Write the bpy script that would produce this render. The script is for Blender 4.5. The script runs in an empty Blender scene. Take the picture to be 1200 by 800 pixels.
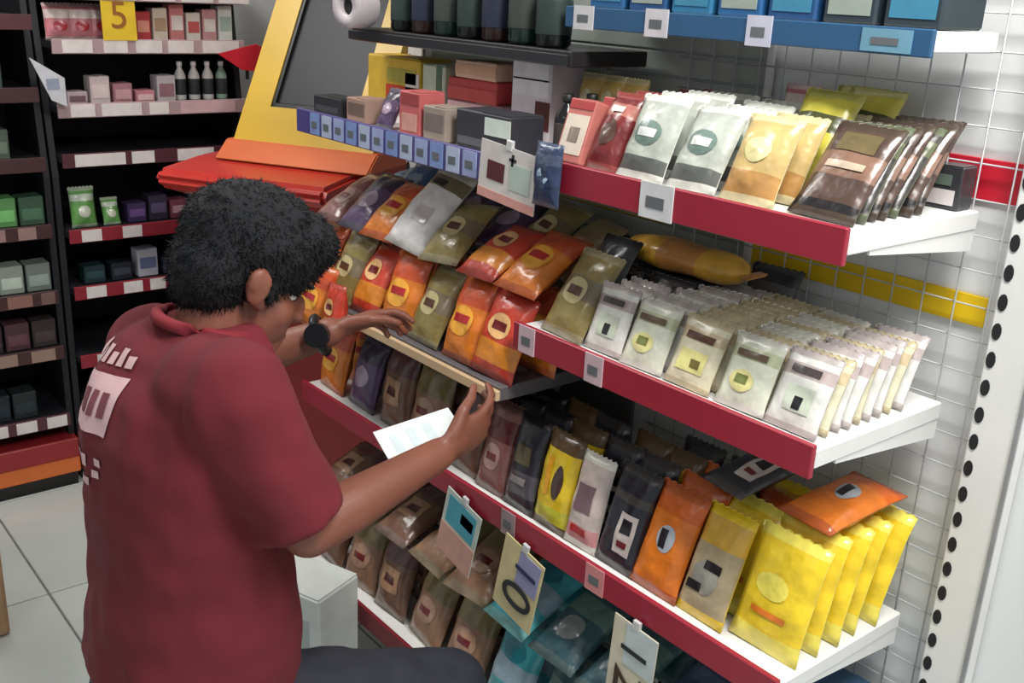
import bpy, bmesh, math, random
import numpy as np
from mathutils import Vector, Matrix
from mathutils.bvhtree import BVHTree
random.seed(11)
scene = bpy.context.scene
COL = scene.collection
PI = math.pi

# ------------------------------------------------------------------ camera, world, exposure
# world: Y runs along the snack shelves away from the camera, X runs into the shelves, Z up
FPX, PITCH, ROLL, AZ, CAMH = 1212.03, 0.328243, 0.0497682, 0.697125, 1.6
F_ = Vector((math.sin(AZ)*math.cos(PITCH), math.cos(AZ)*math.cos(PITCH), -math.sin(PITCH)))
R0 = Vector((math.cos(AZ), -math.sin(AZ), 0)); U0 = R0.cross(F_)
R_ = R0*math.cos(ROLL) + U0*math.sin(ROLL); U_ = R_.cross(F_)
cam_d = bpy.data.cameras.new('camera'); cam = bpy.data.objects.new('camera', cam_d); COL.objects.link(cam)
cam_d.sensor_width = 36; cam_d.lens = FPX/1200*36; cam_d.clip_start = 0.02
cam.matrix_world = Matrix(((R_.x, U_.x, -F_.x, 0), (R_.y, U_.y, -F_.y, 0), (R_.z, U_.z, -F_.z, CAMH), (0, 0, 0, 1)))
scene.camera = cam
w = bpy.data.worlds.new('world'); scene.world = w; w.use_nodes = True
bg = w.node_tree.nodes['Background']; bg.inputs[0].default_value = (0.86, 0.93, 1, 1); bg.inputs[1].default_value = 0.36
vs = scene.view_settings
vs.view_transform = 'Standard'; vs.look = 'None'; vs.gamma = 1; vs.use_curve_mapping = False
vs.exposure = 0.25
LIGHT_SPOTS = [(0.85, -0.05, 54), (0.55, 2.65, 20), (-1.2, 0.6, 6)]     # ceiling tubes: x, y, watts

# ------------------------------------------------------------------ helpers
def srgb(r, g, b):
    f = lambda c: (c/255/12.92) if c/255 <= 0.04045 else ((c/255+0.055)/1.055)**2.4
    return (f(r), f(g), f(b), 1)
MATS = {}
def mat(rgb, rough=0.5, bump=0.0, bscale=40, var=0.10, vscale=18, coat=0.0, metal=0.0, alpha=1.0, trans=0.0, emit=0.0):
    key = (rgb, rough, bump, bscale, var, vscale, coat, metal, alpha, trans, emit)
    if key in MATS: return MATS[key]
    m = bpy.data.materials.new('m_%d_%d_%d' % rgb); m.use_nodes = True
    nt = m.node_tree; b = nt.nodes['Principled BSDF']
    c = srgb(*rgb)
    b.inputs['Roughness'].default_value = rough; b.inputs['Metallic'].default_value = metal
    b.inputs['Coat Weight'].default_value = coat; b.inputs['Coat Roughness'].default_value = 0.12
    b.inputs['Alpha'].default_value = alpha; b.inputs['Transmission Weight'].default_value = trans
    tc = nt.nodes.new('ShaderNodeTexCoord')
    if var > 0:
        n = nt.nodes.new('ShaderNodeTexNoise'); n.inputs['Scale'].default_value = vscale; n.inputs['Detail'].default_value = 3
        nt.links.new(tc.outputs['Object'], n.inputs['Vector'])
        r = nt.nodes.new('ShaderNodeValToRGB')
        r.color_ramp.elements[0].position = 0.3; r.color_ramp.elements[1].position = 0.7
        r.color_ramp.elements[0].color = tuple(x*(1-var*1.6) for x in c[:3])+(1,)
        r.color_ramp.elements[1].color = tuple(min(1, x*(1+var)) for x in c[:3])+(1,)
        nt.links.new(n.outputs['Fac'], r.inputs['Fac']); nt.links.new(r.outputs['Color'], b.inputs['Base Color'])
    else: b.inputs['Base Color'].default_value = c
    if bump > 0:
        n2 = nt.nodes.new('ShaderNodeTexNoise'); n2.inputs['Scale'].default_value = bscale; n2.inputs['Detail'].default_value = 2
        nt.links.new(tc.outputs['Object'], n2.inputs['Vector'])
        bp = nt.nodes.new('ShaderNodeBump'); bp.inputs['Strength'].default_value = bump; bp.inputs['Distance'].default_value = 0.01
        nt.links.new(n2.outputs['Fac'], bp.inputs['Height']); nt.links.new(bp.outputs['Normal'], b.inputs['Normal'])
    if emit > 0:
        b.inputs['Emission Color'].default_value = c; b.inputs['Emission Strength'].default_value = emit
    MATS[key] = m; return m
def film(rgb, **k):                                              # printed plastic film of a snack pack
    return mat(rgb, rough=0.32, bump=0.55, bscale=28, var=0.16, vscale=22, coat=0.35, **k)
def card(rgb): return mat(rgb, rough=0.55, var=0.06, vscale=30)
def paint(rgb, rough=0.4): return mat(rgb, rough=rough, var=0.04, vscale=6)
WHITE = paint((226, 226, 224)); 

def mesh(name, verts, faces, mats, parent=None, fm=None, smooth=False):
    me = bpy.data.meshes.new(name); me.from_pydata([tuple(v) for v in verts], [], faces)
    for m in (mats if isinstance(mats, (list, tuple)) else [mats]): me.materials.append(m)
    if fm: me.polygons.foreach_set('material_index', fm)
    if smooth: me.polygons.foreach_set('use_smooth', [True]*len(faces))
    me.update()
    o = bpy.data.objects.new(name, me); COL.objects.link(o)
    if parent: o.parent = parent
    return o
def empty(name, loc=(0, 0, 0), rz=0, rot=None):
    o = bpy.data.objects.new(name, None); COL.objects.link(o); o.empty_display_size = 0.05
    o.location = loc; o.rotation_euler = rot if rot else (0, 0, rz); return o
def tag(o, label, cat, group=None):
    o['label'] = label; o['category'] = cat
    if group: o['group'] = group
    return o
def struct(o): o['kind'] = 'structure'; return o
def copy_tree(o, parent=None):
    c = o.copy(); COL.objects.link(c)
    if parent: c.parent = parent
    for ch in [x for x in o.children]: copy_tree(ch, c)
    return c
def bm_obj(name, bm, m, parent=None, smooth=False):
    me = bpy.data.meshes.new(name); bm.to_mesh(me); bm.free()
    for q in (m if isinstance(m, (list, tuple)) else [m]): me.materials.append(q)
    if smooth: me.polygons.foreach_set('use_smooth', [True]*len(me.polygons))
    o = bpy.data.objects.new(name, me); COL.objects.link(o)
    if parent: o.parent = parent
    return o
def box(name, lo, hi, m, parent=None, bev=0.003):
    bm = bmesh.new(); bmesh.ops.create_cube(bm, size=1)
    for v in bm.verts: v.co = Vector([lo[i] + (v.co[i]+0.5)*(hi[i]-lo[i]) for i in range(3)])
    if bev > 0: bmesh.ops.bevel(bm, geom=bm.edges[:], offset=bev, segments=1, affect='EDGES')
    return bm_obj(name, bm, m, parent)
def prism(name, prof, axis, a, b, m, parent=None, bev=0.0):
    """profile (list of 2D) extruded along axis from a to b"""
    def P(p, t): return {'x': (t, p[0], p[1]), 'y': (p[0], t, p[1]), 'z': (p[0], p[1], t)}[axis]
    n = len(prof); V = [P(p, a) for p in prof] + [P(p, b) for p in prof]
    Fc = [tuple(range(n))[::-1], tuple(range(n, 2*n))] + [(i, (i+1) % n, n+(i+1) % n, n+i) for i in range(n)]
    o = mesh(name, V, Fc, m, parent)
    bm = bmesh.new(); bm.from_mesh(o.data); bmesh.ops.recalc_face_normals(bm, faces=bm.faces[:])
    if bev: bmesh.ops.bevel(bm, geom=bm.edges[:], offset=bev, segments=2, affect='EDGES')
    bm.to_mesh(o.data); bm.free(); return o
def tube(name, pts, r, m, parent=None, seg=8):
    V, Fc = [], []
    pts = [Vector(p) for p in pts]
    for i, p in enumerate(pts):
        d = (pts[min(i+1, len(pts)-1)] - pts[max(i-1, 0)]).normalized()
        a = d.orthogonal().normalized(); b = d.cross(a)
        for k in range(seg): V.append(p + (a*math.cos(2*PI*k/seg) + b*math.sin(2*PI*k/seg))*r)
    for i in range(len(pts)-1):
        for k in range(seg): Fc.append((i*seg+k, i*seg+(k+1) % seg, (i+1)*seg+(k+1) % seg, (i+1)*seg+k))
    Fc.append(tuple(range(seg))[::-1]); Fc.append(tuple((len(pts)-1)*seg+k for k in range(seg)))
    return mesh(name, V, Fc, m, parent, smooth=True)
def lathe(name, prof, m, parent=None, seg=16, smooth=True):
    V, Fc = [], []
    for r, z in prof:
        for k in range(seg): V.append((r*math.cos(2*PI*k/seg), r*math.sin(2*PI*k/seg), z))
    for i in range(len(prof)-1):
        for k in range(seg): Fc.append((i*seg+k, i*seg+(k+1) % seg, (i+1)*seg+(k+1) % seg, (i+1)*seg+k))
    Fc.append(tuple(range(seg))[::-1]); Fc.append(tuple((len(prof)-1)*seg+k for k in range(seg)))
    return mesh(name, V, Fc, m, parent, smooth=smooth)
def text_mesh(name, txt, size, m, parent=None, depth=0.0006):
    cu = bpy.data.curves.new(name, 'FONT'); cu.body = txt; cu.size = size; cu.extrude = depth
    cu.align_x = 'CENTER'; cu.align_y = 'CENTER'
    t = bpy.data.objects.new(name, cu); COL.objects.link(t)
    dg = bpy.context.evaluated_depsgraph_get(); me = bpy.data.meshes.new_from_object(t.evaluated_get(dg))
    bpy.data.objects.remove(t); bpy.data.curves.remove(cu)
    me.materials.clear(); me.materials.append(m)
    o = bpy.data.objects.new(name, me); COL.objects.link(o)
    if parent: o.parent = parent
    return o
ORD = ['front one', 'second back', 'third back', 'fourth back', 'fifth back', 'sixth back', 'seventh back', 'eighth back', 'ninth back']

# ------------------------------------------------------------------ the room
XB = 1.475                                     # plane of the wire back of the near shelves
def floor_build():
    grout = mat((120, 122, 118), rough=0.6)
    fl = struct(box('floor', (-2.6, -1.6, -0.08), (2.6, 3.8, -0.004), grout, bev=0))
    tm = mat((196, 202, 198), rough=0.16, var=0.05, vscale=3)
    T = 0.6; proto = None
    for i in range(-5, 4):
        for j in range(-3, 6):
            x0 = 0.612 + i*T; y0 = 2.02 + (j-3)*T
            if x0 < -2.6 or x0+T > 2.65 or y0 < -1.65 or y0+T > 3.85: continue
            if proto is None:
                proto = box('tile', (0.003, 0.003, -0.006), (T-0.003, T-0.003, 0), tm, fl, bev=0.0015); o = proto
            else:
                o = proto.copy(); COL.objects.link(o)
            o.location = (x0, y0, 0)
floor_build()
wallm = mat((224, 226, 226), rough=0.55, var=0.03, vscale=2)
struct(box('wall_right', (1.505, -1.6, 0), (1.6, 2.25, 2.8), wallm, bev=0))
struct(box('wall_return', (1.6, 2.15, 0), (2.6, 2.25, 2.8), wallm, bev=0))
struct(box('wall_back', (-2.6, 3.72, 0), (2.6, 3.8, 2.8), wallm, bev=0))
struct(box('wall_far_right', (2.52, 2.25, 0), (2.6, 3.72, 2.8), wallm, bev=0))
struct(box('ceiling', (-2.6, -1.6, 2.8), (2.6, 3.8, 2.88), mat((222, 222, 218), rough=0.8, var=0.02), bev=0))
struct(box('trim_1', (1.499, -0.6, 1.338), (1.505, 2.2, 1.398), paint((198, 32, 52)), bev=0.001))
struct(box('trim_2', (1.499, 0.69, 1.150), (1.505, 2.2, 1.196), paint((236, 196, 24)), bev=0.001))
for i, (x, y, e) in enumerate(LIGHT_SPOTS):
    t = empty('ceiling_light', (x, y, 2.8))
    tag(t, ['white tube light on the ceiling above the near end of the snack shelves', 'white tube light on the ceiling above the black rack aisle',
            'white tube light on the ceiling far left of the snack shelves'][i], 'ceiling light', 'ceiling tube lights')
    prism('housing', [(-0.06, 0), (0.06, 0), (0.045, -0.05), (-0.045, -0.05)], 'y', -0.6, 0.6, WHITE, t)
    tube('tube', [(0, -0.58, -0.068), (0, 0.58, -0.068)], 0.014, mat((255, 250, 240), var=0, emit=6), t)
    ld = bpy.data.lights.new('tube_light', 'AREA'); ld.shape = 'RECTANGLE'; ld.size = 0.3; ld.size_y = 1.2; ld.energy = e; ld.color = (1, 0.975, 0.94)
    lo = bpy.data.objects.new('tube_light', ld); COL.objects.link(lo); lo.parent = t; lo.location = (0, 0, -0.09)

# ------------------------------------------------------------------ packs, cartons, bottles
def surf_pt(u, v, wd, h, t, side, k):
    """u,v in -1..1 ; pillow bag with flat sealed ends, front toward -X"""
    s = 0.09
    vv = max(-1, min(1, v/(1-s*1.0)))
    pu = (1-abs(u)**3.2)**0.55 if abs(u) < 1 else 0
    pv = (1-abs(vv)**3.0)**0.6 if abs(vv) < 1 else 0
    wr = 1 + 0.10*math.sin(5*u+3*v+k) + 0.08*math.sin(9*v-4*u+2*k)
    th = 0.0012 + t/2*pu*pv*wr
    pinch = 1 - 0.06*(1-abs(vv)**6) * (0.4+0.6*abs(u))
    return Vector((-th*side, u*wd/2*pinch, h*(v+1)/2))
def make_pack(name, wd, h, t, body, bands=(), seal=None, label=None, marks=None, seed=0, nu=8, nv=12, blotch=None):
    """bands: (v0,v1,material). label: (shape,u,v,ru,rv,material). marks: list of (u,v,ru,rv,material) small printed bars"""
    mats = [body] + [b[2] for b in bands] + ([seal] if seal else [])
    V, Fc, fm = [], [], []
    for side in (1, -1):
        base = len(V)
        for j in range(nv+1):
            v = -1+2*j/nv
            for i in range(nu+1): V.append(surf_pt(-1+2*i/nu, v, wd, h, t, side, seed))
        for j in range(nv):
            for i in range(nu):
                a = base+j*(nu+1)+i; q = (a, a+1, a+nu+2, a+nu+1)
                Fc.append(q[::-1] if side == 1 else q)
                v = -1+2*(j+0.5)/nv; k = 0
                for bi, b in enumerate(bands):
                    if b[0] <= v <= b[1]: k = bi+1
                if seal and abs(v) > 0.88: k = len(mats)-1
                fm.append(k)
    n1 = (nu+1)*(nv+1)
    bd = [i for i in range(nu+1)] + [j*(nu+1)+nu for j in range(1, nv+1)] + [nv*(nu+1)+i for i in range(nu-1, -1, -1)] + [j*(nu+1) for j in range(nv-1, 0, -1)]
    for a, b in zip(bd, bd[1:]+bd[:1]): Fc.append((a, b, b+n1, a+n1)); fm.append(len(mats)-1 if seal else 0)
    o = mesh(name, V, Fc, mats, fm=fm, smooth=True)
    def patch(nm, shape, u0, v0, ru, rv, m, off=0.0012):
        PV, PF = [], []
        if shape == 'oval':
            rings, sg = 3, 16
            for r in range(rings+1):
                for k in range(sg):
                    a = 2*PI*k/sg; p = surf_pt(u0+ru*r/rings*math.cos(a), v0+rv*r/rings*math.sin(a), wd, h, t, 1, seed); p.x -= off; PV.append(p)
            for r in range(rings):
                for k in range(sg): PF.append((r*sg+k, r*sg+(k+1) % sg, (r+1)*sg+(k+1) % sg, (r+1)*sg+k))
            PF = [f[::-1] for f in PF]
        else:
            n = 5
            for j in range(n+1):
                for i in range(n+1):
                    p = surf_pt(u0-ru+2*ru*i/n, v0-rv+2*rv*j/n, wd, h, t, 1, seed); p.x -= off; PV.append(p)
            for j in range(n):
                for i in range(n): a = j*(n+1)+i; PF.append((a+n+1, a+n+2, a+1, a))
        return mesh(nm, PV, PF, m, o, smooth=True)
    if label: patch('label', label[0], label[1], label[2], label[3], label[4], label[5])
    for q in (marks or []): patch('print', 'rect', q[0], q[1], q[2], q[3], q[4], 0.002)
    # crimped top seal: a thin ridged strip
    SV, SF = [], []
    nz = 14
    for i in range(nz+1):
        y = (-1+2*i/nz)*wd/2*0.985; dx = 0.0012*(1 if i % 2 else -1); zz = h + (0.003 if i % 2 else 0)
        SV += [(dx-0.0007, y, h*0.955), (dx-0.0007, y, zz), (dx+0.0007, y, zz), (dx+0.0007, y, h*0.955)]
    for i in range(nz):
        a = i*4
        for k in range(4): SF.append((a+k, a+(k+1) % 4, a+4+(k+1) % 4, a+4+k))
    SF += [(0, 1, 2, 3)[::-1], (nz*4, nz*4+1, nz*4+2, nz*4+3)]
    mesh('seal', SV, SF, seal or body, o)
    return o
PROTO = {}
def pack_style(key):
    if key in PROTO: return PROTO[key]
    K = film((28, 26, 30)); Wt = film((226, 224, 214)); Bn = film((86, 52, 34)); Gr = film((150, 148, 140)); Rd = film((178, 34, 40))
    Ye = film((238, 204, 40)); Ye2 = film((244, 226, 96)); Or = film((226, 122, 34)); Cr = film((226, 220, 190)); Gn = film((150, 168, 96)); Tn = film((196, 164, 110))
    Te = film((60, 160, 170)); Bl = film((46, 84, 150)); Pk = film((214, 150, 150)); Pu = film((92, 60, 110)); Dr = film((110, 30, 34)); Nv = film((40, 50, 78)); Dg = film((52, 74, 62))
    S = {  # width, height, thickness, then look
     'yellow':   dict(wd=.125, h=.190, t=.034, body=Ye, bands=[(-.9, -.62, Ye2)], seal=Ye2, label=('oval', .1, .1, .5, .22, Ye2), marks=[(0, -.35, .5, .05, Or)]),
     'yellowgrey': dict(wd=.100, h=.185, t=.036, body=film((214, 170, 66)), bands=[(-.75, .25, film((176, 160, 128)))], seal=Ye, label=('oval', 0, -.25, .55, .3, Gr), marks=[(-.2, -.02, .35, .08, K), (.35, -.45, .3, .08, K)]),
     'orange':   dict(wd=.105, h=.185, t=.036, body=Or, bands=[(.45, .9, film((212, 100, 30)))], seal=film((190, 92, 40)), label=('oval', -.1, .05, .34, .26, film((170, 176, 184))), marks=[(-.02, .05, .13, .18, K)]),
     'black':    dict(wd=.095, h=.185, t=.034, body=film((30, 32, 44)), bands=[(.3, .55, film((70, 64, 60)))], seal=film((60, 56, 56)), label=('rect', -.35, -.25, .4, .4, film((196, 184, 180))), marks=[(-.35, -.1, .22, .14, K), (-.35, -.45, .22, .06, Dr)]),
     'whitepink': dict(wd=.080, h=.175, t=.034, body=film((206, 190, 184)), bands=[(-.9, -.55, Pk)], seal=Wt, label=('rect', 0, .1, .5, .3, film((120, 96, 104))), marks=[(0, -.6, .5, .08, Rd)]),
     'yellowdark': dict(wd=.095, h=.185, t=.034, body=Ye, bands=[(-.9, -.5, film((206, 200, 60))), (.62, .9, film((96, 72, 40)))], seal=film((90, 70, 44)), label=('oval', -.3, .05, .3, .36, film((70, 52, 50))), marks=[(.3, .1, .12, .4, film((246, 170, 40)))]),
     'darkgrey': dict(wd=.090, h=.185, t=.034, body=film((46, 46, 54)), bands=[(-.6, -.1, film((90, 84, 92)))], seal=K, label=('rect', 0, .2, .5, .2, film((92, 82, 52))), marks=[(0, -.35, .5, .08, film((150, 140, 140)))]),
     'pinkbrown': dict(wd=.090, h=.185, t=.034, body=film((140, 92, 88)), bands=[(.2, .7, film((110, 44, 46)))], seal=film((120, 84, 78)), label=('oval', 0, -.2, .5, .3, film((176, 140, 130))), marks=[(0, -.2, .3, .08, Dr)]),
     'cream':    dict(wd=.092, h=.112, t=.020, body=Cr, bands=[(.3, .62, film((206, 186, 150)))], seal=film((206, 192, 156)), label=('rect', 0, -.25, .6, .3, film((232, 226, 150))), marks=[(0, .45, .62, .10, Bn), (-.2, -.3, .2, .12, film((120, 110, 60)))]),
     'palegreen': dict(wd=.092, h=.112, t=.020, body=film((220, 224, 204)), bands=[(.35, .62, film((190, 196, 160)))], seal=Wt, label=('oval', .1, -.25, .5, .3, film((222, 216, 150))), marks=[(0, .48, .62, .09, film((96, 76, 56))), (.1, -.2, .25, .12, film((110, 120, 60)))]),
     'palewhite': dict(wd=.092, h=.116, t=.020, body=film((228, 228, 222)), bands=[(.4, .7, film((186, 170, 168)))], seal=film((196, 186, 184)), label=('rect', -.1, -.2, .5, .32, film((206, 214, 196))), marks=[(0, .52, .55, .09, film((70, 60, 62))), (-.1, -.3, .16, .16, K)]),
     'blackflat': dict(wd=.10, h=.125, t=.022, body=film((34, 36, 40)), bands=[(.2, .5, film((84, 84, 86)))], seal=film((70, 70, 72)), label=('rect', 0, -.2, .6, .25, film((70, 60, 56)))),
     'brownthin': dict(wd=.105, h=.150, t=.019, body=film((80, 60, 52)), bands=[(-.2, .3, film((132, 100, 84))), (-.95, -.6, K)], seal=film((70, 58, 48)), label=('rect', 0, .55, .6, .2, film((106, 92, 60))), marks=[(0, .05, .6, .07, film((190, 170, 150)))]),
     'greenblack': dict(wd=.105, h=.150, t=.019, body=film((52, 50, 48)), bands=[(.3, .7, film((104, 112, 76)))], seal=film((92, 100, 76)), label=('rect', 0, -.1, .6, .25, film((200, 180, 170))), marks=[(0, -.1, .45, .1, film((90, 40, 44)))]),
     'tan':      dict(wd=.095, h=.130, t=.034, body=film((206, 178, 116)), bands=[(-.8, -.3, film((186, 140, 80)))], seal=film((220, 206, 160)), label=('oval', 0, .15, .5, .3, film((230, 220, 160)))),
     'whitegreen': dict(wd=.100, h=.135, t=.034, body=film((184, 190, 180)), bands=[(-.9, -.55, film((96, 100, 96)))], seal=film((226, 228, 220)), label=('oval', 0, .05, .55, .3, film((110, 132, 124))), marks=[(0, .05, .35, .1, film((226, 230, 226)))]),
     'darkred':  dict(wd=.072, h=.135, t=.036, body=film((118, 38, 40)), bands=[(.35, .7, film((176, 110, 100)))], seal=film((150, 70, 66)), label=('oval', 0, -.1, .5, .34, film((84, 56, 48))), marks=[(0, .5, .4, .08, Wt)]),
     'orangebig': dict(wd=.115, h=.165, t=.042, body=film((224, 126, 40)), bands=[(.3, .8, film((206, 84, 44)))], seal=film((196, 100, 52)), label=('oval', 0, -.05, .6, .36, film((240, 170, 60))), marks=[(0, .0, .4, .1, Rd)]),
     'redbig':   dict(wd=.115, h=.165, t=.042, body=film((198, 66, 48)), bands=[(-.7, -.2, film((226, 140, 50)))], seal=film((170, 60, 50)), label=('oval', 0, .2, .5, .3, film((230, 180, 120))), marks=[(0, .2, .3, .1, Dr)]),
     'olive':    dict(wd=.110, h=.165, t=.040, body=film((142, 126, 74)), bands=[(-.2, .4, film((120, 108, 84)))], seal=film((160, 150, 116)), label=('oval', 0, 0, .5, .3, film((190, 176, 130))), marks=[(0, 0, .3, .1, Bn)]),
     'brownbag': dict(wd=.120, h=.190, t=.046, body=film((118, 84, 66)), bands=[(.3, .8, film((92, 60, 60)))], seal=film((126, 104, 92)), label=('rect', 0, -.1, .55, .3, film((170, 130, 100))), marks=[(0, -.1, .35, .1, film((80, 40, 40)))]),
     'purple':   dict(wd=.110, h=.170, t=.040, body=film((90, 68, 104)), bands=[(.3, .8, film((54, 44, 66)))], seal=film((90, 84, 100)), label=('oval', 0, -.1, .5, .3, film((170, 150, 170)))),
     'yellowgreen': dict(wd=.100, h=.170, t=.040, body=film((196, 186, 70)), bands=[(.2, .5, film((70, 74, 36)))], seal=film((180, 176, 90)), label=('oval', 0, -.25, .5, .3, film((220, 196, 80)))),
     'blue':     dict(wd=.110, h=.170, t=.040, body=film((84, 120, 164)), bands=[(-.8, -.3, film((60, 74, 110)))], seal=film((120, 150, 176)), label=('oval', 0, .1, .5, .3, film((150, 176, 196)))),
     'teal':     dict(wd=.130, h=.200, t=.046, body=film((70, 170, 180)), bands=[(-.3, .1, film((150, 176, 190)))], seal=film((120, 186, 186)), label=('oval', 0, .4, .5, .24, film((40, 130, 146)))),
     'tealdark': dict(wd=.120, h=.180, t=.044, body=film((52, 84, 92)), bands=[(.2, .6, film((90, 120, 110)))], seal=film((80, 100, 100)), label=('oval', 0, -.2, .5, .3, film((130, 140, 140)))),
     'tanbig':   dict(wd=.130, h=.200, t=.050, body=film((156, 118, 92)), bands=[(.2, .8, film((132, 118, 76)))], seal=film((150, 130, 104)), label=('oval', 0, -.2, .55, .3, film((180, 140, 116))), marks=[(0, -.2, .3, .08, Dr)]),
     'white':    dict(wd=.130, h=.200, t=.046, body=film((228, 226, 226)), bands=[(.5, .8, film((120, 110, 80)))], seal=film((220, 216, 210)), label=('rect', -.2, -.2, .4, .2, film((206, 196, 200))), marks=[(.2, .62, .35, .08, K)]),
     'navy':     dict(wd=.120, h=.190, t=.044, body=film((44, 58, 88)), bands=[(.3, .6, film((70, 80, 104)))], seal=film((60, 74, 100)), label=('oval', 0, -.2, .5, .3, film((100, 116, 140)))),
     'yellowmini': dict(wd=.055, h=.095, t=.026, body=film((232, 196, 110)), bands=[(-.9, -.5, film((170, 110, 60)))], seal=film((240, 224, 170)), label=('oval', 0, .2, .5, .3, film((244, 230, 180)))),
     'pinkmini': dict(wd=.070, h=.085, t=.026, body=film((206, 128, 136)), bands=[(.2, .7, film((230, 210, 206)))], seal=film((224, 190, 190)), label=('oval', 0, -.25, .5, .3, film((180, 50, 66)))),
     'greenmini': dict(wd=.060, h=.095, t=.026, body=film((110, 170, 90)), bands=[(.3, .7, film((206, 220, 200)))], seal=film((190, 206, 180)), label=('oval', 0, -.2, .5, .3, film((206, 210, 190)))),
    }[key]
    o = make_pack('snack_pack', seed=len(PROTO)*1.7, **S)
    PROTO[key] = (o, S, [False]); return PROTO[key]
def put_pack(key, loc, rot=(0, 0, 0), label='', group=None, cat='snack pack', sc=1.0, name=None):
    o, S, used = pack_style(key)
    c = o if not used[0] else copy_tree(o)
    used[0] = True
    c.location = loc; c.rotation_euler = rot; c.scale = (sc, sc, sc)
    if name: c.name = name
    if 'group' in c: del c['group']
    return tag(c, label, cat, group)
def column(keys, x0, y, z, n, dx, lean, desc, where, yaw=0.0, jit=1.0, xmax=1.44):
    """packs standing one behind another, faces to the aisle, tops leaning back"""
    g = None if isinstance(desc, list) else desc + 's ' + where
    for i in range(n):
        key = keys[min(i, len(keys)-1)] if not isinstance(keys, str) else keys
        x = x0 + i*dx
        if x > xmax: break
        L = math.radians(lean + random.uniform(-2.5, 2.5)*jit)
        S_ = pack_style(key)[1]
        if x + S_['h']*math.sin(L) + S_['t']*.3 > 1.474: break
        put_pack(key, (x, y+random.uniform(-.004, .004)*jit, z + 0.001), (random.uniform(-.03, .03)*jit, L, yaw+random.uniform(-.05, .05)*jit),
                 '%s, %s, %s' % (desc[i] if isinstance(desc, list) else desc, ORD[i], where), g)
def carton(loc, size, body, panels, label, cat='carton', rz=0.0, rot=None, name='carton', group=None):
    """box with flap seam and printed panels; front toward local -X. panels: (y0,y1,z0,z1,material) fractions 0..1"""
    e = empty(name, loc, rz, rot); tag(e, label, cat, group)
    dx, dy, dz = size
    box('body', (-dx/2, -dy/2, 0), (dx/2, dy/2, dz), body, e, bev=min(size)*0.04)
    box('flap', (-dx/2*.96, -dy/2*.96, dz), (dx/2*.96, 0.0, dz+0.0012), body, e, bev=0)
    for p in panels:
        box('print', (-dx/2-0.0012, -dy/2+p[0]*dy, p[2]*dz), (-dx/2+0.0005, -dy/2+p[1]*dy, p[3]*dz), p[4], e, bev=0)
    return e
def bottle(loc, r, h, body, cap, lab, label, cat='bottle', name='bottle', group=None):
    e = empty(name, loc); tag(e, label, cat, group)
    lathe('body', [(r*.85, 0), (r, h*.04), (r, h*.62), (r*.8, h*.72), (r*.42, h*.82), (r*.4, h*.9)], body, e)
    lathe('cap', [(r*.46, h*.88), (r*.48, h*.9), (r*.48, h*.99), (r*.4, h)], cap, e)
    lathe('label', [(r*1.012, h*.15), (r*1.02, h*.16), (r*1.02, h*.55), (r*1.012, h*.56)], lab, e)
    return e

# ------------------------------------------------------------------ near gondola (red strips, wire back)
YN, YS, YF = 0.715, 1.36, 2.16
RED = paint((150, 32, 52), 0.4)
def shelf_unit(name, x0, x1, y0, y1, ztop, strip, label, strip_h=0.050, tags=(), strip_y=None, base=WHITE, brackets=True):
    e = empty(name, ((x0+x1)/2, (y0+y1)/2, ztop)); tag(e, label, 'shelf')
    ox, oy, oz = e.location
    L = lambda x, y, z: (x-ox, y-oy, z-oz)
    box('board', L(x0+.006, y0, ztop-.028), L(x1, y1, ztop), base, e, bev=0.002)
    s0, s1 = strip_y or (y0, y1)
    if strip:
        st = box('price_strip', L(x0-.004, s0, ztop-.5*strip_h-.016), L(x0+.006, s1, ztop+.5*strip_h-.016), strip, e, bev=0.0015)
    for t in tags:
        yc, wd, m = t[:3]; hh = t[3] if len(t) > 3 else strip_h*1.0; dz = t[4] if len(t) > 4 else 0
        tg = box('price_tag', L(x0-.0065, yc-wd/2, ztop-.016-hh/2+dz), L(x0-.004, yc+wd/2, ztop-.016+hh/2+dz), m, e, bev=0)
        box('print', L(x0-.0072, yc-wd*.25, ztop-.016-hh*.2+dz), L(x0-.0066, yc+wd*.3, ztop-.016+hh*.12+dz), card((96, 100, 104)), tg, bev=0)
    for yy in ((y0+.004, y1-.004) if brackets else ()):
        prism('bracket', [(x1, ztop-.028), (x1, ztop-.06), (x1-.05, ztop-.055), (x0+.06, ztop-.034), (x0+.06, ztop-.028)], 'y', L(0, yy-.002, 0)[1], L(0, yy+.002, 0)[1], base, e).location = (-ox, 0, -oz)
    return e
TAGW = card((206, 206, 208)); TAGP = card((196, 170, 178))
shelf_unit('wall_shelf', 1.14, 1.47, YN, 1.30, 1.327, RED, 'white shelf with red price strip under the brown snack packs, below the blue strip', strip_y=(YN, 1.255), tags=[(1.038, .066, TAGW, .054, .0)])
shelf_unit('wall_shelf', 1.14, 1.47, YN, 1.355, 1.028, RED, 'white shelf with red price strip carrying the pale cream packs', tags=[(1.142, .042, TAGP), (1.315, .042, TAGP)])
shelf_unit('wall_shelf', 1.14, 1.47, YN, YF, 0.651, RED, 'white shelf with red price strip carrying the large yellow and orange packs', tags=[(1.10, .045, card((200, 130, 130))), (1.34, .04, card((150, 130, 134)))])
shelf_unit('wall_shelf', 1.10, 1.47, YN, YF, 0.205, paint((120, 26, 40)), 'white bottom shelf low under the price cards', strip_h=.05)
BLUE = paint((42, 84, 122), .4)
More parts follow.
